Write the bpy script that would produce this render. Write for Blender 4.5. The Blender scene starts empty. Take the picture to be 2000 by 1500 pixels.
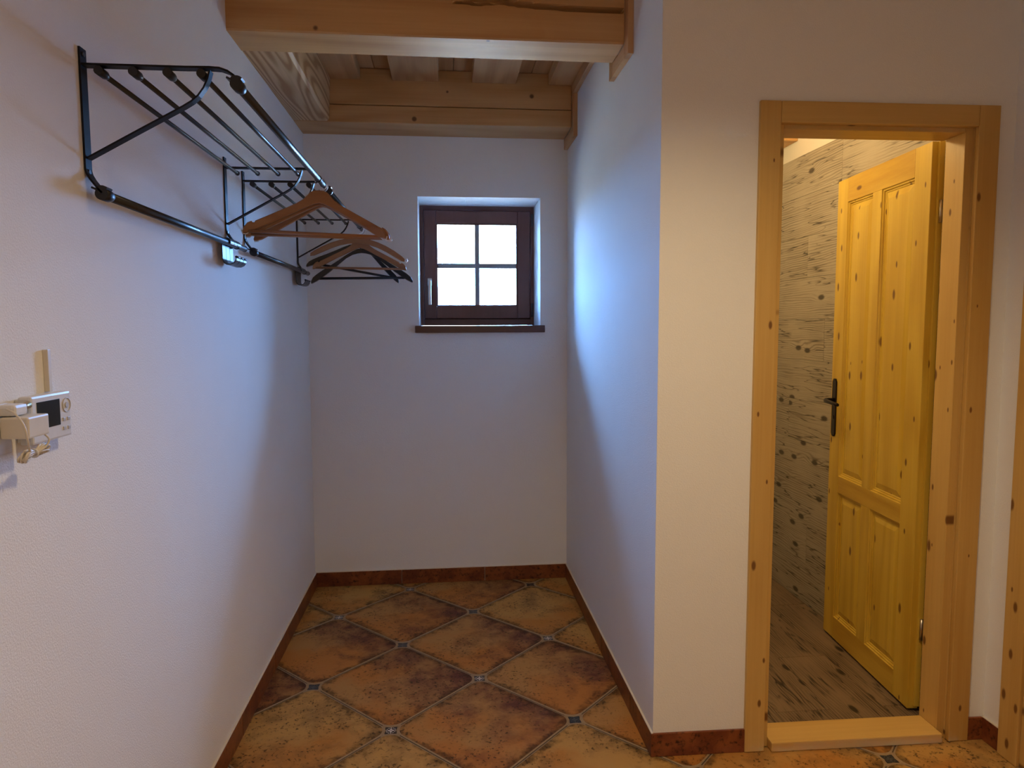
import bpy, bmesh, math, random
from mathutils import Vector, Matrix
random.seed(7)
SC = bpy.context.scene
COL = SC.collection
PI = math.pi

# ------------------------------------------------------------------ camera
H = 1.38
YAW, PITCH, ROLL, FPX = 0.09520344, -0.0831698, -0.00386096, 1342.06
fwd = Vector((math.sin(YAW) * math.cos(PITCH), math.cos(YAW) * math.cos(PITCH), math.sin(PITCH)))
rgt = Vector((math.cos(YAW), -math.sin(YAW), 0))
upv = rgt.cross(fwd)
r2 = rgt * math.cos(ROLL) + upv * math.sin(ROLL)
u2 = -rgt * math.sin(ROLL) + upv * math.cos(ROLL)
cam_d = bpy.data.cameras.new('camera')
cam_d.sensor_fit = 'HORIZONTAL'
cam_d.sensor_width = 36
cam_d.lens = 36 * FPX / 2000
cam_d.clip_start = 0.02
cam = bpy.data.objects.new('camera', cam_d)
COL.objects.link(cam)
M = Matrix.Identity(4)
for i in range(3):
    M[i][0], M[i][1], M[i][2] = r2[i], u2[i], -fwd[i]
M[2][3] = H
cam.matrix_world = M
SC.camera = cam

# ------------------------------------------------------------------ room measures
XL, XR, YB, YC, XH = -0.708, 0.647, 3.652, 2.056, 1.772   # left wall, alcove right wall, back wall, front wall, hall right wall
YR = -1.9            # wall behind the camera
ZB = 2.356           # underside of the beams
ZC = 2.555           # underside of the lower ceiling boards
TH = 0.0165          # the door wall is very slightly askew
MF = Matrix.Translation((XR, YC, 0)) @ Matrix.Rotation(-TH, 4, 'Z')   # frame of the door wall: x along it, y into the bathroom

# ------------------------------------------------------------------ light and exposure
vs = SC.view_settings
vs.view_transform = 'Standard'
vs.look = 'None'
vs.gamma = 1.0
vs.use_curve_mapping = False
vs.exposure = 0.0

world = bpy.data.worlds.new('daylight')
SC.world = world
world.use_nodes = True
wn, wl = world.node_tree.nodes, world.node_tree.links
wn.clear()
wo = wn.new('ShaderNodeOutputWorld')
wb = wn.new('ShaderNodeBackground')
wb.inputs['Color'].default_value = (0.19, 0.44, 1.0, 1)
wb.inputs['Strength'].default_value = 125.0
wl.new(wb.outputs[0], wo.inputs[0])

def lamp(name, kind, loc, power, color, size=0.05, spot=None, aim=None):
    d = bpy.data.lights.new(name, kind)
    d.energy = power
    d.color = color
    if kind in ('POINT', 'SPOT'):
        d.shadow_soft_size = size
    if kind == 'SPOT':
        d.spot_size, d.spot_blend = spot
    o = bpy.data.objects.new(name, d)
    o.location = loc
    if aim is not None:
        o.rotation_euler = (Vector(aim) - Vector(loc)).to_track_quat('-Z', 'Y').to_euler()
    COL.objects.link(o)
    return o

sun_d = bpy.data.lights.new('sun', 'SUN')
sun_d.energy = 1050
sun_d.angle = math.radians(0.6)
sun_d.color = (1.0, 0.95, 0.86)
sun_o = bpy.data.objects.new('sun', sun_d)
sun_o.rotation_euler = Vector((0.55, 0.40, -0.72)).to_track_quat('-Z', 'Y').to_euler()   # from behind the house: lights the ground outside, not the window
COL.objects.link(sun_o)

# daylight portal over the window opening (guides sampling of the sky only)
pd = bpy.data.lights.new('window_portal', 'AREA')
pd.shape = 'RECTANGLE'
pd.size, pd.size_y = 0.70, 0.70
pd.cycles.is_portal = True
po = bpy.data.objects.new('window_portal', pd)
po.location = (0.181, YB + 0.62, 1.72)
po.rotation_euler = (-PI / 2, 0, 0)
COL.objects.link(po)
WARM = (1.0, 0.745, 0.43)
lamp('hall_ceiling_lamp', 'SPOT', (0.62, 1.08, 2.50), 77, WARM, 0.06, (math.radians(132), 1.0), (0.62, 1.08, 0))
lamp('hall_rear_fill', 'POINT', (0.3, -0.6, 1.6), 11, WARM, 0.15)  # fill light added behind the camera to brighten beam faces and alcove ceiling
lamp('bathroom_ceiling_lamp', 'POINT', (1.08, 2.82, 2.28), 13.5, (1.0, 0.75, 0.36), 0.06)

# ------------------------------------------------------------------ materials
def nt(m):
    m.use_nodes = True
    n = m.node_tree
    n.nodes.clear()
    return n
class G:
    """tiny node-graph helper"""
    def __init__(s, name):
        s.m = bpy.data.materials.new(name)
        s.t = nt(s.m)
        s.N, s.L = s.t.nodes, s.t.links
    def n(s, typ, **kw):
        o = s.N.new(typ)
        for k, v in kw.items():
            setattr(o, k, v)
        return o
    def put(s, sock, v):
        if hasattr(v, 'is_output') or isinstance(v, bpy.types.NodeSocket):
            s.L.new(v, sock)
        elif v is not None:
            sock.default_value = v
    def math(s, op, a, b=None, c=None):
        o = s.n('ShaderNodeMath', operation=op)
        for i, v in enumerate((a, b, c)):
            if v is not None:
                s.put(o.inputs[i], v)
        return o.outputs[0]
    def noise(s, vec, scale, detail=3, rough=0.5, dist=0.0):
        o = s.n('ShaderNodeTexNoise')
        s.put(o.inputs['Vector'], vec)
        o.inputs['Scale'].default_value = scale
        o.inputs['Detail'].default_value = detail
        o.inputs['Roughness'].default_value = rough
        o.inputs['Distortion'].default_value = dist
        return o.outputs['Fac']
    def step(s, v, lo, hi, a=0.0, b=1.0):
        o = s.n('ShaderNodeMapRange', interpolation_type='SMOOTHSTEP')
        s.put(o.inputs['Value'], v)
        for k, x in zip(('From Min', 'From Max', 'To Min', 'To Max'), (lo, hi, a, b)):
            o.inputs[k].default_value = x
        return o.outputs[0]
    def mix(s, f, a, b, mode='MIX'):
        o = s.n('ShaderNodeMix', data_type='RGBA', blend_type=mode)
        s.put(o.inputs[0], f)
        s.put(o.inputs[6], a if not isinstance(a, tuple) else (*a, 1))
        s.put(o.inputs[7], b if not isinstance(b, tuple) else (*b, 1))
        return o.outputs[2]
    def obj(s, scale=(1, 1, 1), rand=0.0):
        tc = s.n('ShaderNodeTexCoord')
        v = tc.outputs['Object']
        if rand:
            oi = s.n('ShaderNodeObjectInfo')
            cx = s.n('ShaderNodeCombineXYZ')
            r = s.math('MULTIPLY', oi.outputs['Random'], rand)
            for i in range(3):
                s.put(cx.inputs[i], r)
            va = s.n('ShaderNodeVectorMath', operation='ADD')
            s.L.new(v, va.inputs[0])
            s.L.new(cx.outputs[0], va.inputs[1])
            v = va.outputs[0]
        mp = s.n('ShaderNodeMapping')
        mp.inputs['Scale'].default_value = scale
        s.L.new(v, mp.inputs['Vector'])
        return mp.outputs[0]
    def bump(s, h, strength=0.2, dist=0.01):
        b = s.n('ShaderNodeBump')
        b.inputs['Strength'].default_value = strength
        b.inputs['Distance'].default_value = dist
        s.put(b.inputs['Height'], h)
        return b.outputs[0]
    def out(s, color, rough=0.5, normal=None, metal=0.0, spec=0.5, coat=0.0):
        p = s.n('ShaderNodeBsdfPrincipled')
        s.put(p.inputs['Base Color'], color if not isinstance(color, tuple) else (*color, 1))
        s.put(p.inputs['Roughness'], rough)
        p.inputs['Metallic'].default_value = metal
        p.inputs['Specular IOR Level'].default_value = spec
        p.inputs['Coat Weight'].default_value = coat
        if normal is not None:
            s.L.new(normal, p.inputs['Normal'])
        o = s.n('ShaderNodeOutputMaterial')
        s.L.new(p.outputs[0], o.inputs[0])
        return s.m

def plain(name, color, rough=0.5, metal=0.0, spec=0.5, speck=0.06):
    g = G(name)
    n = g.noise(g.obj(), 60, 3)
    c = g.mix(n, tuple(x * (1 - speck) for x in color), tuple(min(1, x * (1 + speck)) for x in color))
    return g.out(c, rough, None, metal, spec)

def plaster(name, color):
    g = G(name)
    v = g.obj()
    fine = g.noise(v, 260, 4, 0.6)
    big = g.noise(v, 9, 3)
    c = g.mix(big, tuple(x * 0.97 for x in color), color)
    h = g.math('ADD', fine, g.math('MULTIPLY', big, 0.8))
    return g.out(c, 0.92, g.bump(h, 0.35, 0.004), 0, 0.15)

def knot_cells(g, ks, rand, axis, deep):
    """cells of the knots; with deep given, knots run straight through the board thickness"""
    vo = g.n('ShaderNodeTexVoronoi', feature='F1', distance='EUCLIDEAN')
    vo.inputs['Scale'].default_value = 1.0
    v = g.obj(tuple(ks), rand)
    if deep is not None:
        vo.voronoi_dimensions = '2D'
        sp = g.n('ShaderNodeSeparateXYZ')
        g.L.new(v, sp.inputs[0])
        cb = g.n('ShaderNodeCombineXYZ')
        other = [i for i in range(3) if i not in (axis, deep)][0]
        g.L.new(sp.outputs[other], cb.inputs[0])
        g.L.new(sp.outputs[axis], cb.inputs[1])
        v = cb.outputs[0]
    g.L.new(v, vo.inputs['Vector'])
    return vo

def wood(name, axis, light, dark, ring=26.0, knots=0.35, kscale=5.0, kdark=(0.10, 0.04, 0.015), spots=(), rough=0.5, rand=9.0, stretch=0.13, coat=0.0, contrast=1.0, ksize=0.085, deep=None):
    """sawn softwood with the grain along the given axis; spots = real knots at given object-space places (x, y, z, radius)"""
    g = G(name)
    sc = [1.0, 1.0, 1.0]
    sc[axis] = stretch
    v = g.obj(tuple(sc), rand)
    low = g.noise(v, 3.2, 2, 0.45, 0.2)
    rings = g.math('SINE', g.math('MULTIPLY', low, ring * 2.2))
    rings = g.math('POWER', g.math('MULTIPLY_ADD', rings, 0.5, 0.5), 1.6)
    fs = [90.0, 90.0, 90.0]
    fs[axis] = 2.0
    fine = g.noise(g.obj(tuple(fs), rand), 1.0, 3, 0.6)
    f = g.math('ADD', g.math('MULTIPLY', rings, 0.42 * contrast), g.math('MULTIPLY', fine, 0.62))
    tone = g.noise(v, 1.3, 1)
    f = g.math('ADD', f, g.math('MULTIPLY_ADD', tone, 0.7, -0.36))
    c = g.mix(f, light, dark)
    # scattered small knots
    ks = [kscale, kscale, kscale]
    ks[axis] = kscale * 0.45
    vo = knot_cells(g, ks, rand, axis, deep)
    sx = g.n('ShaderNodeSeparateColor')
    g.L.new(vo.outputs['Color'], sx.inputs[0])
    on = g.math('LESS_THAN', sx.outputs[0], knots)
    rad = g.math('MULTIPLY_ADD', sx.outputs[1], ksize, ksize * 0.4)
    k = g.math('MULTIPLY', g.step(g.math('DIVIDE', vo.outputs['Distance'], rad), 0.55, 1.25, 1, 0), on)
    for (px, py, pz, pr) in spots:
        tc = g.n('ShaderNodeTexCoord')
        d = g.n('ShaderNodeVectorMath', operation='DISTANCE')
        g.L.new(tc.outputs['Object'], d.inputs[0])
        d.inputs[1].default_value = (px, py, pz)
        k = g.math('MAXIMUM', k, g.step(d.outputs['Value'], pr * 0.5, pr * 1.1, 1, 0))
    c = g.mix(g.math('MULTIPLY', k, 0.85), c, kdark)
    h = g.math('ADD', g.math('MULTIPLY', rings, 0.4), fine)
    return g.out(c, rough, g.bump(h, 0.18, 0.003), 0, 0.4, coat)

def barnwood(name, axis, across, deep, light, dark, knotc):
    """printed grey weathered-board decor of the bathroom tiles: grain lines along axis, stacked along across"""
    g = G(name)
    sc = [1.0, 1.0, 1.0]
    sc[axis] = 0.22
    v = g.obj(tuple(sc), 13.0)
    sep = g.n('ShaderNodeSeparateXYZ')
    g.L.new(g.obj((1, 1, 1), 13.0), sep.inputs[0])
    u = sep.outputs[across]
    ks = [9.0, 9.0, 9.0]
    ks[axis] = 4.2
    vo = knot_cells(g, ks, 13.0, axis, deep)
    sx = g.n('ShaderNodeSeparateColor')
    g.L.new(vo.outputs['Color'], sx.inputs[0])
    on = g.math('LESS_THAN', sx.outputs[0], 0.42)
    near = g.math('MULTIPLY', g.step(vo.outputs['Distance'], 0.0, 0.45, 1, 0), on)
    warp = g.math('ADD', g.math('MULTIPLY', g.noise(v, 7.0, 3, 0.5), 38), g.math('MULTIPLY', near, 11))
    rings = g.math('SINE', g.math('ADD', g.math('MULTIPLY', u, 560), warp))
    rings = g.math('POWER', g.math('MULTIPLY_ADD', rings, 0.5, 0.5), 3.0)
    patch = g.noise(v, 9.0, 2)
    rings = g.math('MULTIPLY', rings, g.step(patch, 0.35, 0.62))
    big = g.noise(g.obj((1, 1, 1), 13.0), 4.0, 3)
    fs = [170.0, 170.0, 170.0]
    fs[axis] = 6.0
    fine = g.noise(g.obj(tuple(fs), 13.0), 1.0, 4, 0.65)
    f = g.math('ADD', g.math('MULTIPLY', rings, 0.72), g.math('MULTIPLY', fine, 1.0))
    f = g.math('ADD', f, g.math('MULTIPLY_ADD', big, 0.7, -0.72))
    c = g.mix(f, light, dark)
    cs = [34.0, 34.0, 34.0]
    cs[axis] = 2.2
    cr = g.noise(g.obj(tuple(cs), 13.0), 1.0, 2, 0.5, 0.3)
    crack = g.math('MULTIPLY', g.step(g.math('ABSOLUTE', g.math('SUBTRACT', cr, 0.5)), 0.0, 0.022, 1, 0), g.step(big, 0.36, 0.52))
    c = g.mix(g.math('MULTIPLY', crack, 0.85), c, knotc)
    k = g.math('MULTIPLY', g.step(vo.outputs['Distance'], 0.07, 0.15, 1, 0), on)
    c = g.mix(g.math('MULTIPLY', k, 0.85), c, knotc)
    return g.out(c, 0.45, g.bump(f, 0.2, 0.002), 0, 0.3)

def terracotta(name, base, orange, dark, tilt, band):
    """glazed rustic floor tile: mottled print with burnt speckled edges (object origin = tile centre)"""
    g = G(name)
    tc = g.n('ShaderNodeTexCoord')
    s = g.n('ShaderNodeSeparateXYZ')
    g.L.new(tc.outputs['Object'], s.inputs[0])
    x, y = s.outputs[0], s.outputs[1]
    v = g.obj((1, 1, 1), 17.0)
    n1 = g.noise(v, 5.5, 4, 0.6, 0.6)
    n2 = g.noise(v, 17, 5, 0.65, 0.3)
    n3 = g.noise(v, 85, 3, 0.6)
    grad = g.math('ADD', g.math('MULTIPLY', x, 2.1 * tilt), g.math('MULTIPLY', y, 0.9 * tilt))
    f = g.math('ADD', g.math('MULTIPLY_ADD', n1, 2.0, -0.82 + band), grad)
    f = g.math('ADD', f, g.math('MULTIPLY_ADD', n2, 1.7, -0.80))
    o = g.step(g.math('ADD', g.noise(v, 4.0, 3), g.math('MULTIPLY', y, -0.7)), 0.42, 0.66)
    c = g.mix(o, base, orange)
    cl = g.n('ShaderNodeClamp')
    g.L.new(f, cl.inputs[0])
    c = g.mix(cl.outputs[0], c, dark)
    # burnt speckled rim
    a = g.math('ABSOLUTE', g.math('ADD', x, y))
    b = g.math('ABSOLUTE', g.math('SUBTRACT', x, y))
    e = g.math('MAXIMUM', a, b)
    e = g.math('ADD', e, g.math('MULTIPLY_ADD', n2, 0.16, -0.08))
    rim = g.math('MULTIPLY', g.step(e, 0.265, 0.318), g.math('MULTIPLY_ADD', n3, 0.9, 0.2))
    c = g.mix(rim, c, (0.022, 0.014, 0.008))
    sp = g.math('MULTIPLY', g.step(n3, 0.55, 0.66), g.step(n1, 0.36, 0.56))
    c = g.mix(g.math('MULTIPLY', sp, 0.8), c, (0.03, 0.018, 0.01))
    lt = g.step(g.noise(v, 30, 4, 0.7), 0.55, 0.8)
    c = g.mix(g.math('MULTIPLY', lt, 0.12), c, (0.50, 0.33, 0.17))
    return g.out(c, g.math('MULTIPLY_ADD', n2, 0.25, 0.45), g.bump(g.math('ADD', n2, n3), 0.15, 0.002), 0, 0.22)

def skirting_mat():
    g = G('skirting_glaze')
    v = g.obj((1, 1, 1), 11.0)
    n1 = g.noise(v, 9, 4, 0.6, 0.5)
    n2 = g.noise(v, 60, 4, 0.65)
    c = g.mix(g.step(n1, 0.35, 0.66), (0.15, 0.036, 0.015), (0.28, 0.085, 0.025))
    c = g.mix(g.step(n2, 0.5, 0.72), c, (0.035, 0.010, 0.006))
    return g.out(c, 0.34, g.bump(n2, 0.1, 0.002), 0, 0.45)

def inset_mat(name, light):
    """small star inset with a white flower print (object origin = centre)"""
    g = G(name)
    tc = g.n('ShaderNodeTexCoord')
    s = g.n('ShaderNodeSeparateXYZ')
    g.L.new(tc.outputs['Object'], s.inputs[0])
    x, y = s.outputs[0], s.outputs[1]
    r = g.math('SQRT', g.math('ADD', g.math('MULTIPLY', x, x), g.math('MULTIPLY', y, y)))
    th = g.math('ARCTAN2', y, x)
    c4 = g.math('ABSOLUTE', g.math('COSINE', g.math('MULTIPLY', th, 2.0)))
    petal = g.math('MULTIPLY_ADD', c4, 0.0085, 0.0032)
    flower = g.step(g.math('SUBTRACT', r, petal), -0.001, 0.001, 1, 0)
    hole = g.step(r, 0.0012, 0.0024)
    c8 = g.math('ABSOLUTE', g.math('COSINE', g.math('MULTIPLY', th, 6.0)))
    ring = g.math('MULTIPLY', g.step(g.math('ABSOLUTE', g.math('SUBTRACT', r, 0.0155)), 0.001, 0.0022, 1, 0), g.step(c8, 0.55, 0.75))
    f = g.math('MAXIMUM', g.math('MULTIPLY', flower, hole), ring)
    if light:
        c = g.mix(f, (0.022, 0.019, 0.022), (0.62, 0.56, 0.55))
    else:
        c = g.mix(f, (0.014, 0.020, 0.034), (0.075, 0.085, 0.095))
    return g.out(c, 0.3)

M_PLASTER = plaster('white_plaster', (0.90, 0.895, 0.88))
M_REAR = plaster('cream_plaster', (0.80, 0.76, 0.68))
PINE_L, PINE_D = (0.76, 0.47, 0.20), (0.50, 0.25, 0.08)
M_BEAM_X = wood('pine_beam', 0, PINE_L, PINE_D, 20, 0.22, 3.2, spots=[(-0.42, 2.43, 2.372, 0.011), (0.16, 2.43, 2.52, 0.02), (0.155, 2.44, 2.356, 0.008)], rand=0)
M_BEAM_XB = wood('pine_back_beam', 0, (0.68, 0.41, 0.19), PINE_D, 22, 0.2, 3.0, spots=[(-0.14, 3.43, 2.378, 0.014), (0.43, 3.43, 2.50, 0.013), (0.02, 3.43, 2.51, 0.008)], rand=0)
M_BEAM_Y = wood('pine_wall_beam', 1, (0.80, 0.56, 0.30), (0.42, 0.21, 0.07), 95, 0.15, 3.0, contrast=1.9, rand=3.0)
M_BOARD = wood('pine_ceiling_board', 1, (0.70, 0.42, 0.19), (0.46, 0.23, 0.085), 26, 0.3, 4.0, rand=15, contrast=1.2)
M_TRIM = wood('pine_trim', 1, (0.68, 0.41, 0.19), (0.46, 0.22, 0.08), 18, 0.05, 3.0, rand=7)
M_TRIMZ = wood('pine_trim_upright', 2, (0.68, 0.41, 0.19), (0.46, 0.22, 0.08), 18, 0.05, 3.0, rand=7)
DK = (0.12, 0.035, 0.008)
LQ_L, LQ_D = (0.70, 0.46, 0.15), (0.52, 0.29, 0.07)
M_CASZ = wood('spruce_casing', 2, LQ_L, LQ_D, 16, 0.52, 11.0, DK, rough=0.4, rand=11, ksize=0.068, contrast=0.8, deep=1)
M_JAMB = wood('spruce_jamb', 2, LQ_L, LQ_D, 16, 0.85, 15.0, DK, rough=0.4, rand=11, ksize=0.10, contrast=0.7, deep=0)
M_CASX = wood('spruce_head', 0, LQ_L, LQ_D, 16, 0.35, 11.0, DK, rough=0.4, rand=11, ksize=0.085, contrast=0.7, deep=1)
M_LEAFZ = wood('spruce_leaf', 2, (0.74, 0.52, 0.075), (0.55, 0.33, 0.03), 22, 0.62, 11.0, DK, rough=0.35, rand=12, ksize=0.078, contrast=1.0, deep=0)
M_LEAFX = wood('spruce_rail', 1, (0.72, 0.49, 0.07), (0.50, 0.28, 0.025), 26, 0.3, 9.0, DK, rough=0.35, rand=12, contrast=1.3, deep=0)
M_MAHOG = wood('mahogany_stain', 2, (0.15, 0.055, 0.042), (0.085, 0.028, 0.022), 14, 0.0, 3.0, rough=0.35, contrast=0.6)
M_SILL = wood('mahogany_sill', 0, (0.10, 0.032, 0.020), (0.055, 0.017, 0.011), 14, 0.0, 3.0, rough=0.3, contrast=0.6)
M_MUNT = plain('grey_brown_bar', (0.26, 0.24, 0.22), 0.5)
M_RUB = plain('black_gasket', (0.012, 0.012, 0.013), 0.6)
M_STEEL = plain('satin_steel', (0.50, 0.46, 0.40), 0.35, 1.0)
M_HINGE = plain('dark_hinge_metal', (0.10, 0.10, 0.10), 0.35, 0.8)
M_BLACK = plain('black_powder_coat', (0.008, 0.008, 0.009), 0.45, 0.0, 0.2)
M_BLACKT = plain('black_gloss_tube', (0.008, 0.010, 0.009), 0.36, 0.0, 0.75)
M_BLKPL = plain('black_plastic', (0.012, 0.012, 0.013), 0.42)
M_BLKRUB = plain('black_hanger_coat', (0.010, 0.011, 0.013), 0.28)
M_CHROME = plain('chrome_wire', (0.85, 0.85, 0.86), 0.32, 1.0)
M_CLEAR = plain('clear_grip_plastic', (0.75, 0.73, 0.70), 0.15, 0.0, 0.9)
M_HANG = wood('hanger_beech', 0, (0.40, 0.185, 0.068), (0.26, 0.10, 0.03), 22, 0.0, 3.0, rough=0.32, rand=5, contrast=0.9)
M_HANG2 = wood('hanger_pale_beech', 0, (0.42, 0.21, 0.10), (0.28, 0.13, 0.055), 22, 0.0, 3.0, rough=0.45, rand=5, contrast=0.9)
M_WALLT = barnwood('weathered_wall_tile', 1, 2, 0, (0.44, 0.385, 0.30), (0.20, 0.165, 0.12), (0.035, 0.027, 0.018))
M_FLOORT = barnwood('weathered_floor_tile', 1, 0, 2, (0.24, 0.165, 0.10), (0.062, 0.040, 0.022), (0.012, 0.008, 0.005))
M_GROUT = plain('brown_grout', (0.09, 0.065, 0.042), 0.9)
M_RIM = plain('taupe_tile_edge', (0.33, 0.235, 0.14), 0.6, 0.0, 0.2, speck=0.3)
M_JOINT = plain('pale_joint', (0.75, 0.68, 0.58), 0.7)
M_DGROUT = plain('dark_grout', (0.05, 0.038, 0.026), 0.9)
M_TPURP = terracotta('tile_print_plum', (0.43, 0.225, 0.070), (0.45, 0.185, 0.040), (0.130, 0.045, 0.030), 1.0, 0.02)
M_TOCHR = terracotta('tile_print_ochre', (0.50, 0.285, 0.085), (0.46, 0.205, 0.045), (0.17, 0.095, 0.038), 0.25, -0.12)
M_SKIRT = skirting_mat()
M_INL, M_IND = inset_mat('inset_white_flower', True), inset_mat('inset_dark_flower', False)
M_WHITE = plain('white_plastic', (0.74, 0.73, 0.71), 0.32)
M_CREAM = plain('cream_plastic', (0.72, 0.66, 0.55), 0.35)
M_CORD = plain('white_cord', (0.70, 0.64, 0.53), 0.4)
M_LCD = plain('dark_display', (0.014, 0.018, 0.020), 0.12)
M_BTN = plain('pale_grey_button', (0.50, 0.49, 0.48), 0.4)
M_PLATE = plain('black_iron', (0.018, 0.013, 0.014), 0.32, 0.6)
M_BRASS = plain('brass_barrel', (0.62, 0.45, 0.22), 0.3, 0.8)
M_LAWN = plain('dry_grass', (0.22, 0.165, 0.095), 0.9, speck=0.3)

def glass_mat():
    g = G('window_glass')
    fr = g.n('ShaderNodeFresnel')
    fr.inputs['IOR'].default_value = 1.5
    tr = g.n('ShaderNodeBsdfTransparent')
    tr.inputs[0].default_value = (0.96, 0.98, 0.97, 1)
    gl = g.n('ShaderNodeBsdfGlossy')
    gl.inputs['Roughness'].default_value = 0.02
    mx = g.n('ShaderNodeMixShader')
    g.L.new(fr.outputs[0], mx.inputs[0])
    g.L.new(tr.outputs[0], mx.inputs[1])
    g.L.new(gl.outputs[0], mx.inputs[2])
    o = g.n('ShaderNodeOutputMaterial')
    g.L.new(mx.outputs[0], o.inputs[0])
    return g.m
M_GLASS = glass_mat()

# ------------------------------------------------------------------ mesh helpers
class MB:
    def __init__(s):
        s.b = bmesh.new()
    def box(s, x0, x1, y0, y1, z0, z1, bev=0.0, mi=0):
        b = bmesh.new()
        bmesh.ops.create_cube(b, size=1)
        for v in b.verts:
            v.co = Vector((x0 + (v.co.x + .5) * (x1 - x0), y0 + (v.co.y + .5) * (y1 - y0), z0 + (v.co.z + .5) * (z1 - z0)))
        if bev:
            bmesh.ops.bevel(b, geom=b.edges[:], offset=bev, segments=2, affect='EDGES', profile=0.6)
        s.add(b, mi)
        return s
    def add(s, b, mi=0):
        me = bpy.data.meshes.new('tmp')
        b.to_mesh(me)
        b.free()
        n0 = len(s.b.faces)
        s.b.from_mesh(me)
        s.b.faces.ensure_lookup_table()
        for f in s.b.faces[n0:]:
            f.material_index = mi
        bpy.data.meshes.remove(me)
        return s
    def prism(s, pts, o, ux, uy, d, mi=0, bev=0.0):
        """polygon pts in the plane (ux, uy) at o, extruded by vector d"""
        b = bmesh.new()
        o, ux, uy, d = Vector(o), Vector(ux), Vector(uy), Vector(d)
        lo = [b.verts.new(o + ux * p[0] + uy * p[1]) for p in pts]
        hi = [b.verts.new(v.co + d) for v in lo]
        n = len(pts)
        b.faces.new(lo[::-1])
        b.faces.new(hi)
        for i in range(n):
            j = (i + 1) % n
            b.faces.new((lo[i], lo[j], hi[j], hi[i]))
        bmesh.ops.recalc_face_normals(b, faces=b.faces[:])
        if bev:
            bmesh.ops.bevel(b, geom=b.edges[:], offset=bev, segments=2, affect='EDGES', profile=0.6)
        return s.add(b, mi)
    def ribbon(s, path, y0, y1, t, mi=0):
        """flat steel strip: path in XZ (centre line), width from y0 to y1, thickness t"""
        P = [Vector((p[0], p[1])) for p in path]
        L, R = [], []
        for i, p in enumerate(P):
            a = P[max(0, i - 1)]
            c = P[min(len(P) - 1, i + 1)]
            tg = (c - a).normalized()
            nn = Vector((-tg.y, tg.x)) * (t / 2)
            L.append(p + nn)
            R.append(p - nn)
        b = bmesh.new()
        rows = []
        for l, r in zip(L, R):
            rows.append([b.verts.new((l.x, y0, l.y)), b.verts.new((l.x, y1, l.y)), b.verts.new((r.x, y1, r.y)), b.verts.new((r.x, y0, r.y))])
        for q, w in zip(rows, rows[1:]):
            for k in range(4):
                b.faces.new((q[k], q[(k + 1) % 4], w[(k + 1) % 4], w[k]))
        b.faces.new(rows[0][::-1])
        b.faces.new(rows[-1])
        bmesh.ops.recalc_face_normals(b, faces=b.faces[:])
        return s.add(b, mi)
    def tube(s, path, r, seg=12, mi=0, closed=False, rr=None):
        P = [Vector(p) for p in path]
        b = bmesh.new()
        rings = []
        n = len(P)
        ref = None
        for i, p in enumerate(P):
            a = P[(i - 1) % n] if (closed or i > 0) else p
            c = P[(i + 1) % n] if (closed or i < n - 1) else p
            tg = (c - a).normalized()
            if ref is None:
                ref = Vector((0, 0, 1)) if abs(tg.z) < 0.9 else Vector((1, 0, 0))
            e1 = (ref - tg * ref.dot(tg)).normalized()
            ref = e1
            e2 = tg.cross(e1)
            rad = rr[i] if rr else r
            rings.append([b.verts.new(p + (e1 * math.cos(2 * PI * k / seg) + e2 * math.sin(2 * PI * k / seg)) * rad) for k in range(seg)])
        pr = list(zip(rings, rings[1:])) + ([(rings[-1], rings[0])] if closed else [])
        for q, w in pr:
            for k in range(seg):
                f = b.faces.new((q[k], q[(k + 1) % seg], w[(k + 1) % seg], w[k]))
                f.smooth = True
        if not closed:
            b.faces.new(rings[0][::-1])
            b.faces.new(rings[-1])
        bmesh.ops.recalc_face_normals(b, faces=b.faces[:])
        return s.add(b, mi)
    def xf(s, mat):
        bmesh.ops.transform(s.b, matrix=mat, verts=s.b.verts[:])
        return s
    def obj(s, name, mats, parent=None, origin=None):
        """link as one object; vertices are in world space, moved to the origin of the object"""
        og = Vector(origin) if origin is not None else (WORLD.get(parent.name, Vector()) if parent else Vector())
        bmesh.ops.translate(s.b, vec=-og, verts=s.b.verts[:])
        me = bpy.data.meshes.new(name)
        s.b.to_mesh(me)
        s.b.free()
        for m in (mats if isinstance(mats, (list, tuple)) else [mats]):
            me.materials.append(m)
        o = bpy.data.objects.new(name, me)
        COL.objects.link(o)
        WORLD[o.name] = og
        if parent:
            o.parent = parent
            o.location = og - WORLD[parent.name]
        else:
            o.location = og
        return o
WORLD = {}
def tag(o, label, cat, group=None, kind=None):
    if label: o['label'] = label
    if cat: o['category'] = cat
    if group: o['group'] = group
    if kind: o['kind'] = kind
    return o
def empty(name, loc, label=None, cat=None, group=None, kind=None):
    o = bpy.data.objects.new(name, None)
    o.empty_display_size = 0.05
    COL.objects.link(o)
    o.location = loc
    WORLD[o.name] = Vector(loc)
    return tag(o, label, cat, group, kind)
def copy_tree(o, delta=None, parent=None):
    c = o.copy()
    COL.objects.link(c)
    if parent:
        c.parent = parent
    if delta is not None:
        c.location = o.location + Vector(delta)
    for ch in list(o.children):
        copy_tree(ch, None, c)
    return c
def B(*a, **k):
    return MB().box(*a, **k)

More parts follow.
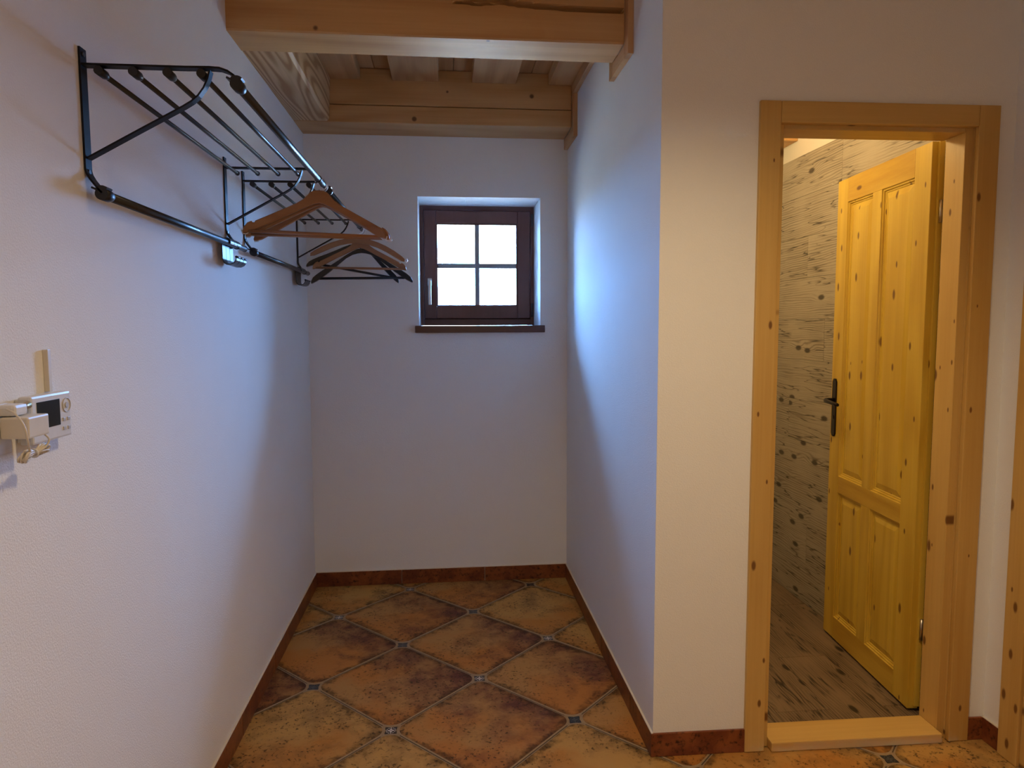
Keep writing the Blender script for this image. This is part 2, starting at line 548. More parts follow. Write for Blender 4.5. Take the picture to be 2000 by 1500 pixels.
# ------------------------------------------------------------------ shell
S = 'structure'
def wall(name, boxes, label, mat=None, xf=None, hole=None):
    """one box, or one box with a rectangular hole (x0, x1, z0, z1) through its thickness, as one connected mesh"""
    m = MB()
    if hole is None:
        for b in boxes:
            m.box(*b)
    else:
        x0, x1, y0, y1, z0, z1 = boxes[0]
        xs, zs = [x0, hole[0], hole[1], x1], [z0, hole[2], hole[3], z1]
        if hole[2] <= z0: zs = [z0, hole[3], z1]
        b = bmesh.new()
        V = [[[b.verts.new((x, y, z)) for z in zs] for x in xs] for y in (y0, y1)]
        nx, nz = len(xs) - 1, len(zs) - 1
        hz = 0 if nz == 2 else 1
        solid = lambda i, k: 0 <= i < nx and 0 <= k < nz and not (i == 1 and k == hz)
        for i in range(nx):
            for k in range(nz):
                if not solid(i, k): continue
                for y in (0, 1):
                    b.faces.new([V[y][i][k], V[y][i + 1][k], V[y][i + 1][k + 1], V[y][i][k + 1]])
                for (di, dk, p, q) in ((-1, 0, (i, k), (i, k + 1)), (1, 0, (i + 1, k), (i + 1, k + 1)), (0, -1, (i, k), (i + 1, k)), (0, 1, (i, k + 1), (i + 1, k + 1))):
                    if not solid(i + di, k + dk):
                        b.faces.new([V[0][p[0]][p[1]], V[0][q[0]][q[1]], V[1][q[0]][q[1]], V[1][p[0]][p[1]]])
        bmesh.ops.remove_doubles(b, verts=b.verts[:], dist=1e-6)
        bmesh.ops.recalc_face_normals(b, faces=b.faces[:])
        loose = [v for v in b.verts if not v.link_faces]
        bmesh.ops.delete(b, geom=loose, context='VERTS')
        m.add(b)
    if xf: m.xf(xf)
    return tag(m.obj(name, mat or M_PLASTER), label, 'wall', None, S)
ZT = 2.70
WX0, WX1, WZ0, WZ1 = -0.1394, 0.5018, 1.351, 2.0534       # window opening
wall('wall_left', [(XL - 0.3, XL, YR, YB + 0.6, 0, ZT)], 'long white plastered wall carrying the black coat racks')
wall('wall_back', [(XL, 1.95, YB, YB + 0.6, 0, ZT)], 'white plastered end wall with the small square window', None, None, (WX0, WX1, WZ0, WZ1))
wall('wall_alcove', [(XR, XR + 0.14, YC + 0.001, YB, 0, ZT)], 'white plastered side wall of the alcove lit blue by the window')
# door wall: local frame
DL, DR, DH = 0.3600, 1.003, 1.9975      # rough opening along the wall
wall('wall_front', [(0.0002, 1.3, 0, 0.115, 0, ZT)], 'white plastered wall around the pine bathroom door', None, MF, (DL, DR, 0, DH))
MR = Matrix(((0, 1, 0, 0), (1, 0, 0, 0), (0, 0, 1, 0), (0, 0, 0, 1)))
wall('wall_right', [(YR, YC + 0.02, XH, XH + 0.2, 0, ZT)], 'narrow strip of white wall in the right corner', None, MR, (1.06, 1.895, 0, 1.9975))
wall('wall_rear', [(XL - 0.3, XH + 0.2, YR - 0.2, YR, 0, ZT)], 'plain cream wall behind the camera', M_REAR)
wbath = wall('wall_bathroom', [(1.76, 1.95, YC + 0.1, YB, 0, ZT)], 'cream upper wall of the bathroom above grey board tiles', M_REAR)

# ---- hall floor: rotated square tiles with star insets
floor = tag(B(XL - 0.3, XH + 0.3, YR - 0.2, YB + 0.6, -0.15, -0.0025).obj('floor', M_GROUT), 'rustic brown diagonal tiled floor', 'floor', None, S)
TX, TY, D = -0.2043, 3.5640, 0.6397
def rounded_diamond(side, rad, seg=7):
    """square of the given side turned 45 degrees with rounded corners"""
    h = side / 2
    pts = []
    for q in range(4):
        a0 = q * PI / 2
        cx, cy = (h - rad) * math.cos(a0 + PI / 4) * math.sqrt(2), (h - rad) * math.sin(a0 + PI / 4) * math.sqrt(2)
        for k in range(seg + 1):
            a = a0 + (PI / 2) * k / seg
            pts.append((cx + rad * math.cos(a), cy + rad * math.sin(a)))
    c, s_ = math.cos(PI / 4), math.sin(PI / 4)
    return [(x * c - y * s_, x * s_ + y * c) for x, y in pts]
def tile_mesh(mat):
    side = D / math.sqrt(2)
    o1, o2 = rounded_diamond(side - 0.004, 0.040), rounded_diamond(side - 0.0135, 0.0475)
    b = bmesh.new()
    r0 = [b.verts.new((x, y, -0.008)) for x, y in o1]
    r1 = [b.verts.new((x, y, -0.0016)) for x, y in o1]
    r2_ = [b.verts.new((x, y, 0.0)) for x, y in o2]
    n = len(o1)
    for i in range(n):
        j = (i + 1) % n
        b.faces.new((r0[i], r0[j], r1[j], r1[i])).material_index = 1
        b.faces.new((r1[i], r1[j], r2_[j], r2_[i])).material_index = 1
    b.faces.new(r2_)
    bmesh.ops.recalc_face_normals(b, faces=b.faces[:])
    me = bpy.data.meshes.new('tile')
    b.to_mesh(me)
    b.free()
    me.materials.append(mat)
    me.materials.append(M_RIM)
    return me
T_P, T_O = tile_mesh(M_TPURP), tile_mesh(M_TOCHR)
def star_mesh(mat):
    # four concave arcs between cusps lying on the joints (diagonal directions), with a pale raised rim
    b = bmesh.new()
    def ring(mid, cusp, z):
        vs_ = []
        for q in range(4):
            a = q * PI / 2
            for k in range(8):
                t = (k / 8.0) * 2 - 1
                r = mid + (cusp - mid) * abs(t) ** 1.7
                ang = a + t * PI / 4
                vs_.append(b.verts.new((r * math.cos(ang), r * math.sin(ang), z)))
        return vs_
    A, B_, C_ = ring(0.0235, 0.046, -0.0022), ring(0.0205, 0.036, -0.0008), ring(0.0180, 0.029, -0.0014)
    n = len(A)
    for i in range(n):
        j = (i + 1) % n
        b.faces.new((A[i], A[j], B_[j], B_[i])).material_index = 1
        b.faces.new((B_[i], B_[j], C_[j], C_[i])).material_index = 1
    b.faces.new(C_)
    bmesh.ops.recalc_face_normals(b, faces=b.faces[:])
    if sum(f.normal.z for f in b.faces) < 0:
        bmesh.ops.reverse_faces(b, faces=b.faces[:])
    me = bpy.data.meshes.new('tile_inset')
    b.to_mesh(me)
    b.free()
    me.materials.append(mat)
    me.materials.append(M_RIM)
    return me
S_L, S_D = star_mesh(M_INL), star_mesh(M_IND)
PURPLE = {(1, 0), (0, -1), (-1, -2), (1, -2), (0, -3), (2, -3), (-2, -3), (1, -4), (3, -4), (-2, -5), (2, -6)}
WHITEI = {(0, 0), (-1, -1), (2, -2), (1, -3), (0, -4), (-1, -5), (4, -4), (3, -5)}
for a in range(-4, 9):
    for c in range(-17, 3):
        x, y = TX + a * D / 2, TY + c * D / 2
        if x < XL - 0.25 or x > XH + 0.25 or y < YR - 0.1 or y > YB + 0.24 or (x > XR + 0.33 and y > YC + 0.24):
            continue
        if (a + c) % 2:
            p = (a, c) in PURPLE or (y < 1.2 and random.random() < 0.4)
            o = bpy.data.objects.new('tile', T_P if p else T_O)
        else:
            w = (a, c) in WHITEI or (y < 1.2 and random.random() < 0.5)
            o = bpy.data.objects.new('tile_inset', S_L if w else S_D)
        COL.objects.link(o)
        o.parent = floor
        o.location = (x, y, 0)

# ---- bathroom floor and wall planks
bf = tag(B(0.787, 1.76, YC + 0.08, YB, -0.002, 0.003).obj('floor_bathroom', M_DGROUT), 'dark wood-look tiled floor behind the open door', 'floor', None, S)
for i in range(5):
    x0 = 1.751 - 0.2 * (i + 1)
    y = 2.235 if i % 2 == 0 else 2.62
    segs = [(YC + 0.085, y)] + [(y, min(y + 0.9, YB))] + ([(y + 0.9, YB)] if y + 0.9 < YB - 0.02 else [])
    for (a, c) in segs:
        MB().box(max(x0 + 0.0008, 0.789), x0 + 0.1992, a + 0.0008, c - 0.0008, 0.003, 0.012, bev=0.0007).obj('floor_plank', M_FLOORT, bf, (x0, a, 0.003))
for i in range(11):
    z0 = 0.012 + 0.2 * i
    cut = [2.55, 3.15, 2.30, 2.85, 3.36, 2.70, 3.05, 2.45, 3.22, 2.62, 2.95][i]
    for (a, c) in [(YC + 0.115, cut), (cut, YB)]:
        MB().box(1.7505, 1.7595, a + 0.0006, c - 0.0006, z0 + 0.0006, z0 + 0.1994, bev=0.0006).obj('wall_plank', M_WALLT, wbath, (1.7505, a, z0))
tag(B(0.79, 1.7595, 3.365, 3.56, 2.298, 2.52, bev=0.004).obj('ceiling_beam', M_BEAM_X), 'pine beam glimpsed high inside the bathroom doorway', 'beam', None, S)

# ---- ceiling
ceil_ = tag(B(XL - 0.3, XH + 0.2, YR - 0.2, YB + 0.6, 2.66, 2.80).obj('ceiling', M_BOARD), 'board-on-board pine ceiling above the alcove', 'ceiling', None, S)
px = -0.395
x = XL - 0.02
k = 0
for (a, c) in [(-0.60, -0.392), (-0.242, -0.022), (0.138, 0.352), (0.512, 0.70), (0.86, 1.07), (1.22, 1.44), (1.58, 1.77)]:
    yend = 3.432 if a < 0.6 else YC
    MB().box(a, c, YR, yend, ZC, 2.61, bev=0.003).obj('ceiling_board', M_BOARD, ceil_, (a, 1.0, ZC))
for i, (a, c) in enumerate([(-0.72, -0.50), (-0.50, -0.325), (-0.325, -0.135), (-0.135, 0.05), (0.05, 0.245), (0.245, 0.43), (0.43, 0.62), (0.62, 0.80), (0.80, 1.0), (1.0, 1.2), (1.2, 1.4), (1.4, 1.6), (1.6, 1.79)]):
    yend = YB if a < 0.6 else YC
    MB().box(a + 0.0012, c - 0.0012, YR, yend, 2.6105, 2.66, bev=0.002).obj('ceiling_board', M_BOARD, ceil_, (a, 0.3, 2.61))

# ---- beams
def cracked_beam(name, x0, x1, y0, y1, z0, z1, crack, mat, label, nx=170, nz=46, bev=0.005):
    """squared log; its front face is a fine grid pushed in where the wood has split"""
    b = bmesh.new()
    g = [[None] * (nz + 1) for _ in range(nx + 1)]
    for i in range(nx + 1):
        for j in range(nz + 1):
            x = x0 + (x1 - x0) * i / nx
            z = z0 + (z1 - z0) * j / nz
            y = y0
            if j == 0:
                z, y = z0 + 0.0, y0 + bev
            elif j == 1:
                z = z0 + bev
            elif j == nz:
                pass
            d = crack(x, z)
            if 0 < i < nx and 1 < j < nz:
                y += d
            g[i][j] = b.verts.new((x, y, z))
    for i in range(nx):
        for j in range(nz):
            b.faces.new((g[i][j], g[i + 1][j], g[i + 1][j + 1], g[i][j + 1]))
    bk = {}
    for i in (0, nx):
        for j in (0, nz):
            bk[(i, j)] = b.verts.new((g[i][j].co.x, y1, z0 if j == 0 else z1))
    bot = [g[i][0] for i in range(nx + 1)]
    top = [g[i][nz] for i in range(nx + 1)]
    b.faces.new(bot[::-1] + [bk[(0, 0)], bk[(nx, 0)]])
    b.faces.new(top + [bk[(nx, nz)], bk[(0, nz)]])
    b.faces.new([bk[(0, 0)], bk[(0, nz)], bk[(nx, nz)], bk[(nx, 0)]])
    b.faces.new([g[0][j] for j in range(nz, -1, -1)] + [bk[(0, 0)], bk[(0, nz)]])
    b.faces.new([g[nx][j] for j in range(nz + 1)] + [bk[(nx, nz)], bk[(nx, 0)]])
    bmesh.ops.recalc_face_normals(b, faces=b.faces[:])
    m = MB()
    m.add(b)
    return tag(m.obj(name, mat), label, 'beam', None, S)
def fcrack(x, z):
    d = 0.0
    def cut(x0, x1, zc, w, deep):
        if not (x0 < x < x1): return 0.0
        t = (x - x0) / (x1 - x0)
        ww = w * min(1, 7 * t, 7 * (1 - t) + (0.9 if x1 > 0.6 else 0))
        u = abs(z - zc) / max(ww, 1e-5)
        return deep * max(0, 1 - u * u) if u < 1 else 0.0
    zc = 2.470 + 0.006 * math.exp(-((x - 0.20) / 0.05) ** 2) + 0.004 * math.sin(9 * x)
    d = max(d, cut(0.02, 0.70, zc, 0.0095, 0.045))
    d = max(d, cut(-0.25, 0.24, 2.487 + 0.006 * (x + 0.25), 0.008, 0.035))
    return d
cracked_beam('ceiling_beam', XL, 0.627, 2.425, 2.597, ZB, ZC, fcrack, M_BEAM_X, 'thick front pine beam with long drying cracks, across the alcove entrance', 200, 56)
def no_crack(x, z):
    w = 0.004 * math.sin(3 * x + 1)
    return 0.0
def bcrack(x, z):
    zc = 2.368 + 0.09
    return 0.0
tag(B(XL, 0.627, 3.430, YB, ZB, 2.4365, bev=0.0035).obj('ceiling_beam', M_BEAM_XB), 'lower of two stacked pine logs along the end wall top', 'beam', None, S)
tag(B(XL, 0.627, 3.433, YB, 2.4400, 2.609, bev=0.0035).obj('ceiling_beam', M_BEAM_XB), 'upper of two stacked pine logs along the end wall top', 'beam', None, S)
mb = MB()
mb.prism([(XL, ZB + 0.003), (-0.552, ZB + 0.003), (-0.541, ZB + 0.014), (-0.533, ZC), (XL, ZC)], (0, 2.597, 0), (1, 0, 0), (0, 0, 1), (0, 0.8325, 0))
tag(mb.obj('ceiling_beam', M_BEAM_Y), 'coarse-grained pine wall beam running along the left wall top', 'beam', None, S)
# mouldings around the beam ends on the alcove wall
t1 = empty('trim_1', (XR, 2.4, 2.3), 'pine strips framing the front beam end on the alcove wall', 'trim', None, S)
B(0.627, XR, 2.375, 2.4245, 2.306, ZC, bev=0.002).obj('strip', M_TRIMZ, t1)
B(0.627, XR, 2.4255, 2.597, 2.306, 2.355, bev=0.002).obj('strip', M_TRIM, t1)
B(0.627, XR, 2.598, 2.648, 2.306, ZC, bev=0.002).obj('strip', M_TRIMZ, t1)
t2 = empty('trim_2', (XR, 3.4, 2.3), 'pine strips framing the rear beam end on the alcove wall', 'trim', None, S)
B(0.627, XR, 3.380, 3.4295, 2.303, 2.505, bev=0.002).obj('strip', M_TRIMZ, t2)
B(0.627, XR, 3.4305, YB, 2.303, 2.355, bev=0.002).obj('strip', M_TRIM, t2)
t3 = empty('trim_3', (XR, 3.0, 2.5), 'thin pine strip between alcove wall and ceiling boards', 'trim', None, S)
B(0.625, XR, 2.65, 3.43, 2.506, 2.554, bev=0.002).obj('strip', M_TRIM, t3)

# ---- skirting tiles
BH, BT = 0.077, 0.008
def skirting(name, label, runs, xf=None, joint=True):
    """runs: list of boxes (x0,x1,y0,y1) - one glazed tile each"""
    e = empty(name, (0, 0, 0), label, 'skirting', None, S)
    for (x0, x1, y0, y1) in runs:
        m = MB().box(x0, x1, y0, y1, 0.0005, BH, bev=0.0012)
        if xf: m.xf(xf)
        m.obj('skirting_tile', M_SKIRT, e, ((x0 + x1) / 2, (y0 + y1) / 2, 0))
    xa_, xb_ = min(r[0] for r in runs), max(r[1] for r in runs)
    ya_, yb_ = min(r[2] for r in runs), max(r[3] for r in runs)
    if joint:
        m = MB().box(xa_ + 0.0004, xb_ - 0.0004, ya_ + 0.0012, yb_, BH, BH + 0.0028, bev=0.0008)
        if xf: m.xf(xf)
        m.obj('silicone_joint', M_JOINT, e)
    return e
g_ = 0.0012
def cuts(a, b, pts):
    ps = [a] + [p for p in sorted(pts) if a < p < b] + [b]
    return [(p + g_, q - g_) for p, q in zip(ps, ps[1:])]
skirting('baseboard_back', 'dark red-brown glazed skirting along the end wall', [(a, c, YB - BT, YB) for a, c in cuts(XL, XR, [-0.252, 0.196])])
skirting('baseboard_left', 'dark red-brown glazed skirting along the coat rack wall', [(XL, XL + BT, a, c) for a, c in cuts(YR, YB - BT, [3.2 - 0.45 * i for i in range(12)])])
skirting('baseboard_alcove', 'dark red-brown glazed skirting along the alcove side wall', [(XR - BT, XR, a, c) for a, c in cuts(YC - BT, YB - BT, [3.2, 2.75, 2.3])])
skirting('baseboard_front', 'dark red-brown glazed skirting beside the bathroom door', [(a, c, -BT, 0) for a, c in cuts(-BT, 0.302, [])] + [(a, c, -BT, 0) for a, c in cuts(1.066, 1.119, [])], MF, False)
skirting('baseboard_right', 'short dark skirting piece in the right corner', [(XH - BT, XH, 1.957, 2.033)])
m = MB()
# pale silicone joint line on top of the skirting
ws = empty('window_1', (0.18, YB + 0.3, 1.38), 'small square mahogany window with four panes in the end wall', 'window', None, S)
YF = YB + 0.27
# fixed frame
fx0, fx1, fz0, fz1 = -0.141, 0.5035, 1.388, 2.0545
for (a, b_, c, d) in [(fx0, fx0 + 0.022, fz0, fz1), (fx1 - 0.022, fx1, fz0, fz1)]:
    B(a, b_, YF, YF + 0.075, c, d, bev=0.002).obj('frame_post', M_MAHOG, ws)
for (c, d) in [(fz1 - 0.026, fz1), (fz0, fz0 + 0.036)]:
    B(fx0 + 0.0222, fx1 - 0.0222, YF, YF + 0.075, c, d, bev=0.002).obj('frame_rail', M_MAHOG, ws)
for (a, b_, c, d) in [(fx0 + 0.0222, fx0 + 0.045, fz0 + 0.0362, fz1 - 0.0262), (fx1 - 0.045, fx1 - 0.0222, fz0 + 0.0362, fz1 - 0.0262), (fx0 + 0.0452, fx1 - 0.0452, fz1 - 0.050, fz1 - 0.0262), (fx0 + 0.0452, fx1 - 0.0452, fz0 + 0.0362, fz0 + 0.06)]:
    B(a, b_, YF + 0.058, YF + 0.0745, c, d).obj('frame_stop', M_RUB, ws)
sx0, sx1, sz0, sz1 = -0.1165, 0.4785, 1.4265, 2.026
gx0, gx1, gz0, gz1 = -0.042, 0.400, 1.504, 1.950
sash = empty('sash', (0.18, YF, 1.42))
sash.parent = ws
sash.location = Vector((0.18, YF, 1.42)) - WORLD['window_1']
ys0, ys1 = YF - 0.012, YF + 0.056
B(sx0, gx0 - 0.008, ys0, ys1, sz0, sz1, bev=0.004).obj('sash_stile', M_MAHOG, sash)
B(gx1 + 0.008, sx1, ys0, ys1, sz0, sz1, bev=0.004).obj('sash_stile', M_MAHOG, sash)
B(gx0 - 0.008, gx1 + 0.008, ys0, ys1, gz1 + 0.008, sz1, bev=0.004).obj('sash_rail', M_MAHOG, sash)
B(gx0 - 0.008, gx1 + 0.008, ys0, ys1, sz0, gz0 - 0.008, bev=0.004).obj('sash_rail', M_MAHOG, sash)
for (a, b_, c, d) in [(gx0 - 0.008, gx0, gz0 - 0.008, gz1 + 0.008), (gx1, gx1 + 0.008, gz0 - 0.008, gz1 + 0.008), (gx0, gx1, gz1, gz1 + 0.008), (gx0, gx1, gz0 - 0.008, gz0)]:
    B(a, b_, ys0 + 0.010, ys0 + 0.030, c, d, bev=0.001).obj('glazing_bead', M_MAHOG, sash)
mx, mz = 0.180, 1.7235
B(mx - 0.0130, mx + 0.0130, ys0 + 0.020, ys0 + 0.032, gz0, gz1, bev=0.002).obj('glazing_bar', M_MUNT, sash)
B(gx0, mx - 0.0130, ys0 + 0.020, ys0 + 0.032, mz - 0.0135, mz + 0.0135, bev=0.002).obj('glazing_bar', M_MUNT, sash)
B(mx + 0.0130, gx1, ys0 + 0.020, ys0 + 0.032, mz - 0.0135, mz + 0.0135, bev=0.002).obj('glazing_bar', M_MUNT, sash)
for (a, b_) in [(gx0, mx - 0.0130), (mx + 0.0130, gx1)]:
    for (c, d) in [(gz0, mz - 0.0135), (mz + 0.0135, gz1)]:
        B(a, b_, ys0 + 0.024, ys0 + 0.028, c, d).obj('pane', M_GLASS, sash)
hd = empty('window_handle', (-0.087, ys0, 1.635))
hd.parent = ws
hd.location = Vector((-0.087, ys0, 1.635)) - WORLD['window_1']
MB().box(-0.099, -0.075, ys0 - 0.009, ys0, 1.610, 1.652, bev=0.004).obj('rosette', M_STEEL, hd)
MB().tube([(-0.087, ys0 - 0.006, 1.634), (-0.087, ys0 - 0.034, 1.634)], 0.008).obj('spindle', M_STEEL, hd)
MB().box(-0.0955, -0.0785, ys0 - 0.047, ys0 - 0.032, 1.502, 1.642, bev=0.005).obj('lever', M_STEEL, hd)
for (a, b_) in [(1.945, 2.012), (1.436, 1.512)]:
    MB().tube([(0.490, YF - 0.010, a), (0.490, YF - 0.010, b_)], 0.0055).obj('window_hinge', M_HINGE, ws)
B(-0.160, 0.523, YB - 0.030, YB - 0.0008, 1.350, 1.387, bev=0.003).obj('window_sill', M_SILL, ws)
B(WX0 + 0.0005, WX1 - 0.0005, YB - 0.0007, YF + 0.06, 1.3515, 1.3868).obj('sill_board', M_SILL, ws)
tag(B(-40, 40, YB + 0.8, 60, -0.7, -0.6).obj('ground_outside', M_LAWN), 'bleached daylit ground outside the window', 'ground', None, S)

# ------------------------------------------------------------------ door frame and door
CF = -0.012          # front plane of the casing (local y)
df = empty('door_frame', MF @ Vector((0.68, 0, 0)), 'knotty lacquered spruce frame and threshold of the open bathroom door', 'door frame', None, S)
OL, OR_, OT = 0.3005, 1.0655, 2.054
IL, IR, IT = 0.3655, 0.9975, 1.990
JL, JR, JT = 0.3875, 0.9725, 1.977
def fpart(name, boxes, mat, bev=0.002, org=None):
    m_ = MB()
    for b_ in boxes:
        m_.box(*b_, bev=bev)
    m_.xf(MF)
    return m_.obj(name, mat, df, org)
fpart('casing', [(OL, IL, CF, 0.006, 0.0015, OT)], M_CASZ, 0.003, (1, 1, 0.3))
fpart('casing', [(IR, OR_, CF, 0.006, 0.0015, OT)], M_CASZ, 0.003, (1.7, 1, 0.8))
fpart('head_casing', [(IL + 0.0004, IR - 0.0004, CF, 0.006, IT, OT)], M_CASX, 0.003, (1.2, 1, 2))
fpart('jamb', [(IL - 0.004, JL, 0.014, 0.113, 0.0015, JT + 0.02)], M_JAMB, 0.002, (1, 2, 0.6))
fpart('jamb', [(JR, IR + 0.004, 0.014, 0.101, 0.0015, JT + 0.02)], M_JAMB, 0.002, (1.6, 2, 0.1))
fpart('head_jamb', [(JL + 0.0004, JR - 0.0004, 0.014, 0.113, JT, IT + 0.006)], M_CASX, 0.002, (1.2, 2, 2))
fpart('rebate_stop', [(IR - 0.008, IR + 0.012, 0.102, 0.120, 0.013, JT + 0.02)], M_CASZ, 0.001, (1.65, 2.1, 0.1))
fpart('casing_lip', [(IL - 0.005, IL, 0.0062, 0.0138, 0.0015, IT)], M_CASZ, 0)
fpart('casing_lip', [(IR, IR + 0.005, 0.0062, 0.0138, 0.0015, IT)], M_CASZ, 0)
fpart('casing_lip', [(IL, IR, 0.0062, 0.0138, IT, IT + 0.005)], M_CASX, 0)
fpart('threshold', [(JL + 0.0005, JR - 0.0005, -0.018, 0.095, 0.0012, 0.033)], M_CASX, 0.004, (1.2, 2, 0))

# leaf: hinge at A, running to B; local u along the leaf from the hinge, w into the wall side
LA, LB = Vector((1.615, 2.195, 0)), Vector((1.672, 2.838, 0))
lu = (LB - LA).normalized()
ln = Vector((lu.y, -lu.x, 0))        # away from the visible face (towards +x)
ML = Matrix(((lu.x, ln.x, 0, LA.x), (lu.y, ln.y, 0, LA.y), (0, 0, 1, 0), (0, 0, 0, 1)))
dr = empty('door_1', LA, 'open four-panel knotty spruce bathroom door with black lever handle', 'door', None, S)
LW, Z0, Z1 = 0.648, 0.022, 1.988
TK = 0.038
def lpart(name, boxes, mat, bev=0.0015, org=None):
    m_ = MB()
    for b_ in boxes:
        m_.box(*b_, bev=bev)
    m_.xf(ML)
    return m_.obj(name, mat, dr, org)
s1, s2 = 0.094, 0.562
m1, m2 = 0.302, 0.366
rails = [(Z0, 0.117), (0.665, 0.737), (1.890, Z1)]
lpart('stile', [(0.0, s1, 0, TK, Z0, Z1)], M_LEAFZ, 0.002, (1.615, 2.195, 0.4))
lpart('stile', [(s2, LW, 0, TK, Z0, Z1)], M_LEAFZ, 0.002, (1.66, 2.8, 0.9))
for a, c in rails:
    lpart('rail', [(s1 + 0.0004, s2 - 0.0004, 0, TK, a, c)], M_LEAFX, 0.001, (1.64, 2.4, a))
for a, c in [(0.1172, 0.6648), (0.7372, 1.8898)]:
    lpart('mullion', [(m1, m2, 0, TK, a, c)], M_LEAFZ, 0.001, (1.64, 2.5, a))
    for (u0, u1) in [(s1, m1), (m2, s2)]:
        # recessed panel with a raised field and a stepped moulding round it
        m_ = MB()
        m_.box(u0, u1, 0.013, TK - 0.013, a, c)
        b = bmesh.new()
        def rect(o_, y_):
            return [b.verts.new((u0 + o_, y_, a + o_)), b.verts.new((u1 - o_, y_, a + o_)), b.verts.new((u1 - o_, y_, c - o_)), b.verts.new((u0 + o_, y_, c - o_))]
        R_ = [rect(0.016, 0.013), rect(0.040, 0.0065), ]
        for i in range(4):
            j = (i + 1) % 4
            b.faces.new((R_[0][i], R_[0][j], R_[1][j], R_[1][i]))
        b.faces.new(R_[1])
        bmesh.ops.recalc_face_normals(b, faces=b.faces[:])
        if sum(f.normal.y for f in b.faces) > 0: bmesh.ops.reverse_faces(b, faces=b.faces[:])
        m_.add(b)
        m_.xf(ML)
        pn = m_.obj('panel', M_LEAFZ, dr, (1.64, 2.3 + u0, a + u0))
        m_ = MB()
        b = bmesh.new()
        prof = [(0.0, 0.0005), (0.002, 0.0050), (0.007, 0.0050), (0.009, 0.0105), (0.014, 0.0105), (0.017, 0.0135)]
        rr_ = [rect(o_, y_) for o_, y_ in prof]
        for q, w in zip(rr_, rr_[1:]):
            for i in range(4):
                j = (i + 1) % 4
                b.faces.new((q[i], q[j], w[j], w[i]))
        bmesh.ops.recalc_face_normals(b, faces=b.faces[:])
        if sum(f.normal.y for f in b.faces) > 0: bmesh.ops.reverse_faces(b, faces=b.faces[:])
        m_.add(b)
        m_.xf(ML)
        m_.obj('panel_moulding', M_LEAFZ, dr, (1.64, 2.31 + u0, a + 0.2))
# hinge-edge rebate and hinges
lpart('edge_rebate', [(-0.010, 0.0, 0.020, TK, Z0 + 0.012, Z1)], M_LEAFZ, 0.001, (1.6, 2.19, 0.2))
for z in (0.28, 1.72):
    m_ = MB().tube([(-0.014, 0.030, z), (-0.014, 0.030, z + 0.075)], 0.006)
    m_.xf(ML).obj('door_hinge', M_STEEL, dr)
# handle
hu = 0.613
pl = MB()
pts = [(-0.017, -0.112), (-0.008, -0.125), (0.008, -0.125), (0.017, -0.112), (0.017, 0.112), (0.008, 0.125), (-0.008, 0.125), (-0.017, 0.112)]
pl.prism(pts, (hu, -0.006, 1.027), (1, 0, 0), (0, 0, 1), (0, 0.0055, 0), bev=0.0012)
pl.xf(ML)
hnd = pl.obj('handle_plate', M_PLATE, dr)
m_ = MB()
zc = 1.058
m_.tube([(hu, -0.004, zc), (hu, -0.030, zc + 0.001), (hu - 0.004, -0.042, zc + 0.001), (hu - 0.016, -0.048, zc), (hu - 0.06, -0.050, zc - 0.002), (hu - 0.105, -0.049, zc - 0.005), (hu - 0.122, -0.047, zc - 0.007)], 0.008, 12, rr=[0.010, 0.0095, 0.0095, 0.009, 0.0085, 0.008, 0.0065])
m_.xf(ML)
o = m_.obj('lever', M_PLATE, hnd)
m_ = MB().tube([(hu, -0.009, 0.985), (hu, -0.005, 0.985)], 0.009)
m_.xf(ML)
m_.obj('keyhole_cover', M_PLATE, hnd)

# second door frame at the right picture edge, in the hall right wall
df2 = empty('door_frame', (XH, 1.9, 0), 'spruce door casing cut off by the right edge of view', 'door frame', None, S)
XC = XH - 0.016
B(XC, XH + 0.004, 1.882, 1.957, 0.0015, 2.06, bev=0.003).obj('casing', M_JAMB, df2, (XC, 1.95, 0.5))
B(XC, XH + 0.004, 1.00, 1.075, 0.0015, 2.06, bev=0.003).obj('casing', M_JAMB, df2, (XC, 1.0, 0.2))
B(XC, XH + 0.004, 1.0754, 1.8816, 1.99, 2.06, bev=0.003).obj('head_casing', M_LEAFX, df2, (XC, 1.4, 2))
B(XH - 0.006, XH + 0.15, 1.855, 1.8815, 0.0015, 1.989, bev=0.002).obj('jamb', M_CASZ, df2, (XH, 1.86, 0.3))
B(XH - 0.006, XH + 0.15, 1.0755, 1.102, 0.0015, 1.989, bev=0.002).obj('jamb', M_CASZ, df2, (XH, 1.1, 0.3))
B(XH - 0.006, XH + 0.15, 1.1025, 1.8545, 1.965, 1.989, bev=0.002).obj('head_jamb', M_LEAFX, df2, (XH, 1.4, 2))
d2 = empty('door_2', (XH + 0.1, 1.85, 0), 'closed spruce door leaf inside the casing at the right edge', 'door', None, S)
xa, xb = XH + 0.06, XH + 0.10
B(xa, xb, 1.762, 1.853, 0.008, 1.962, bev=0.002).obj('stile', M_LEAFZ, d2)
B(xa, xb, 1.104, 1.195, 0.008, 1.962, bev=0.002).obj('stile', M_LEAFZ, d2)
for a, c in [(0.008, 0.12), (0.66, 0.74), (1.87, 1.962)]:
    B(xa, xb, 1.1955, 1.7615, a, c, bev=0.001).obj('rail', M_LEAFX, d2)
for a, c in [(0.1205, 0.6595), (0.7405, 1.8695)]:
    B(xa + 0.012, xb - 0.012, 1.1955, 1.7615, a, c, bev=0.004).obj('panel', M_LEAFZ, d2)

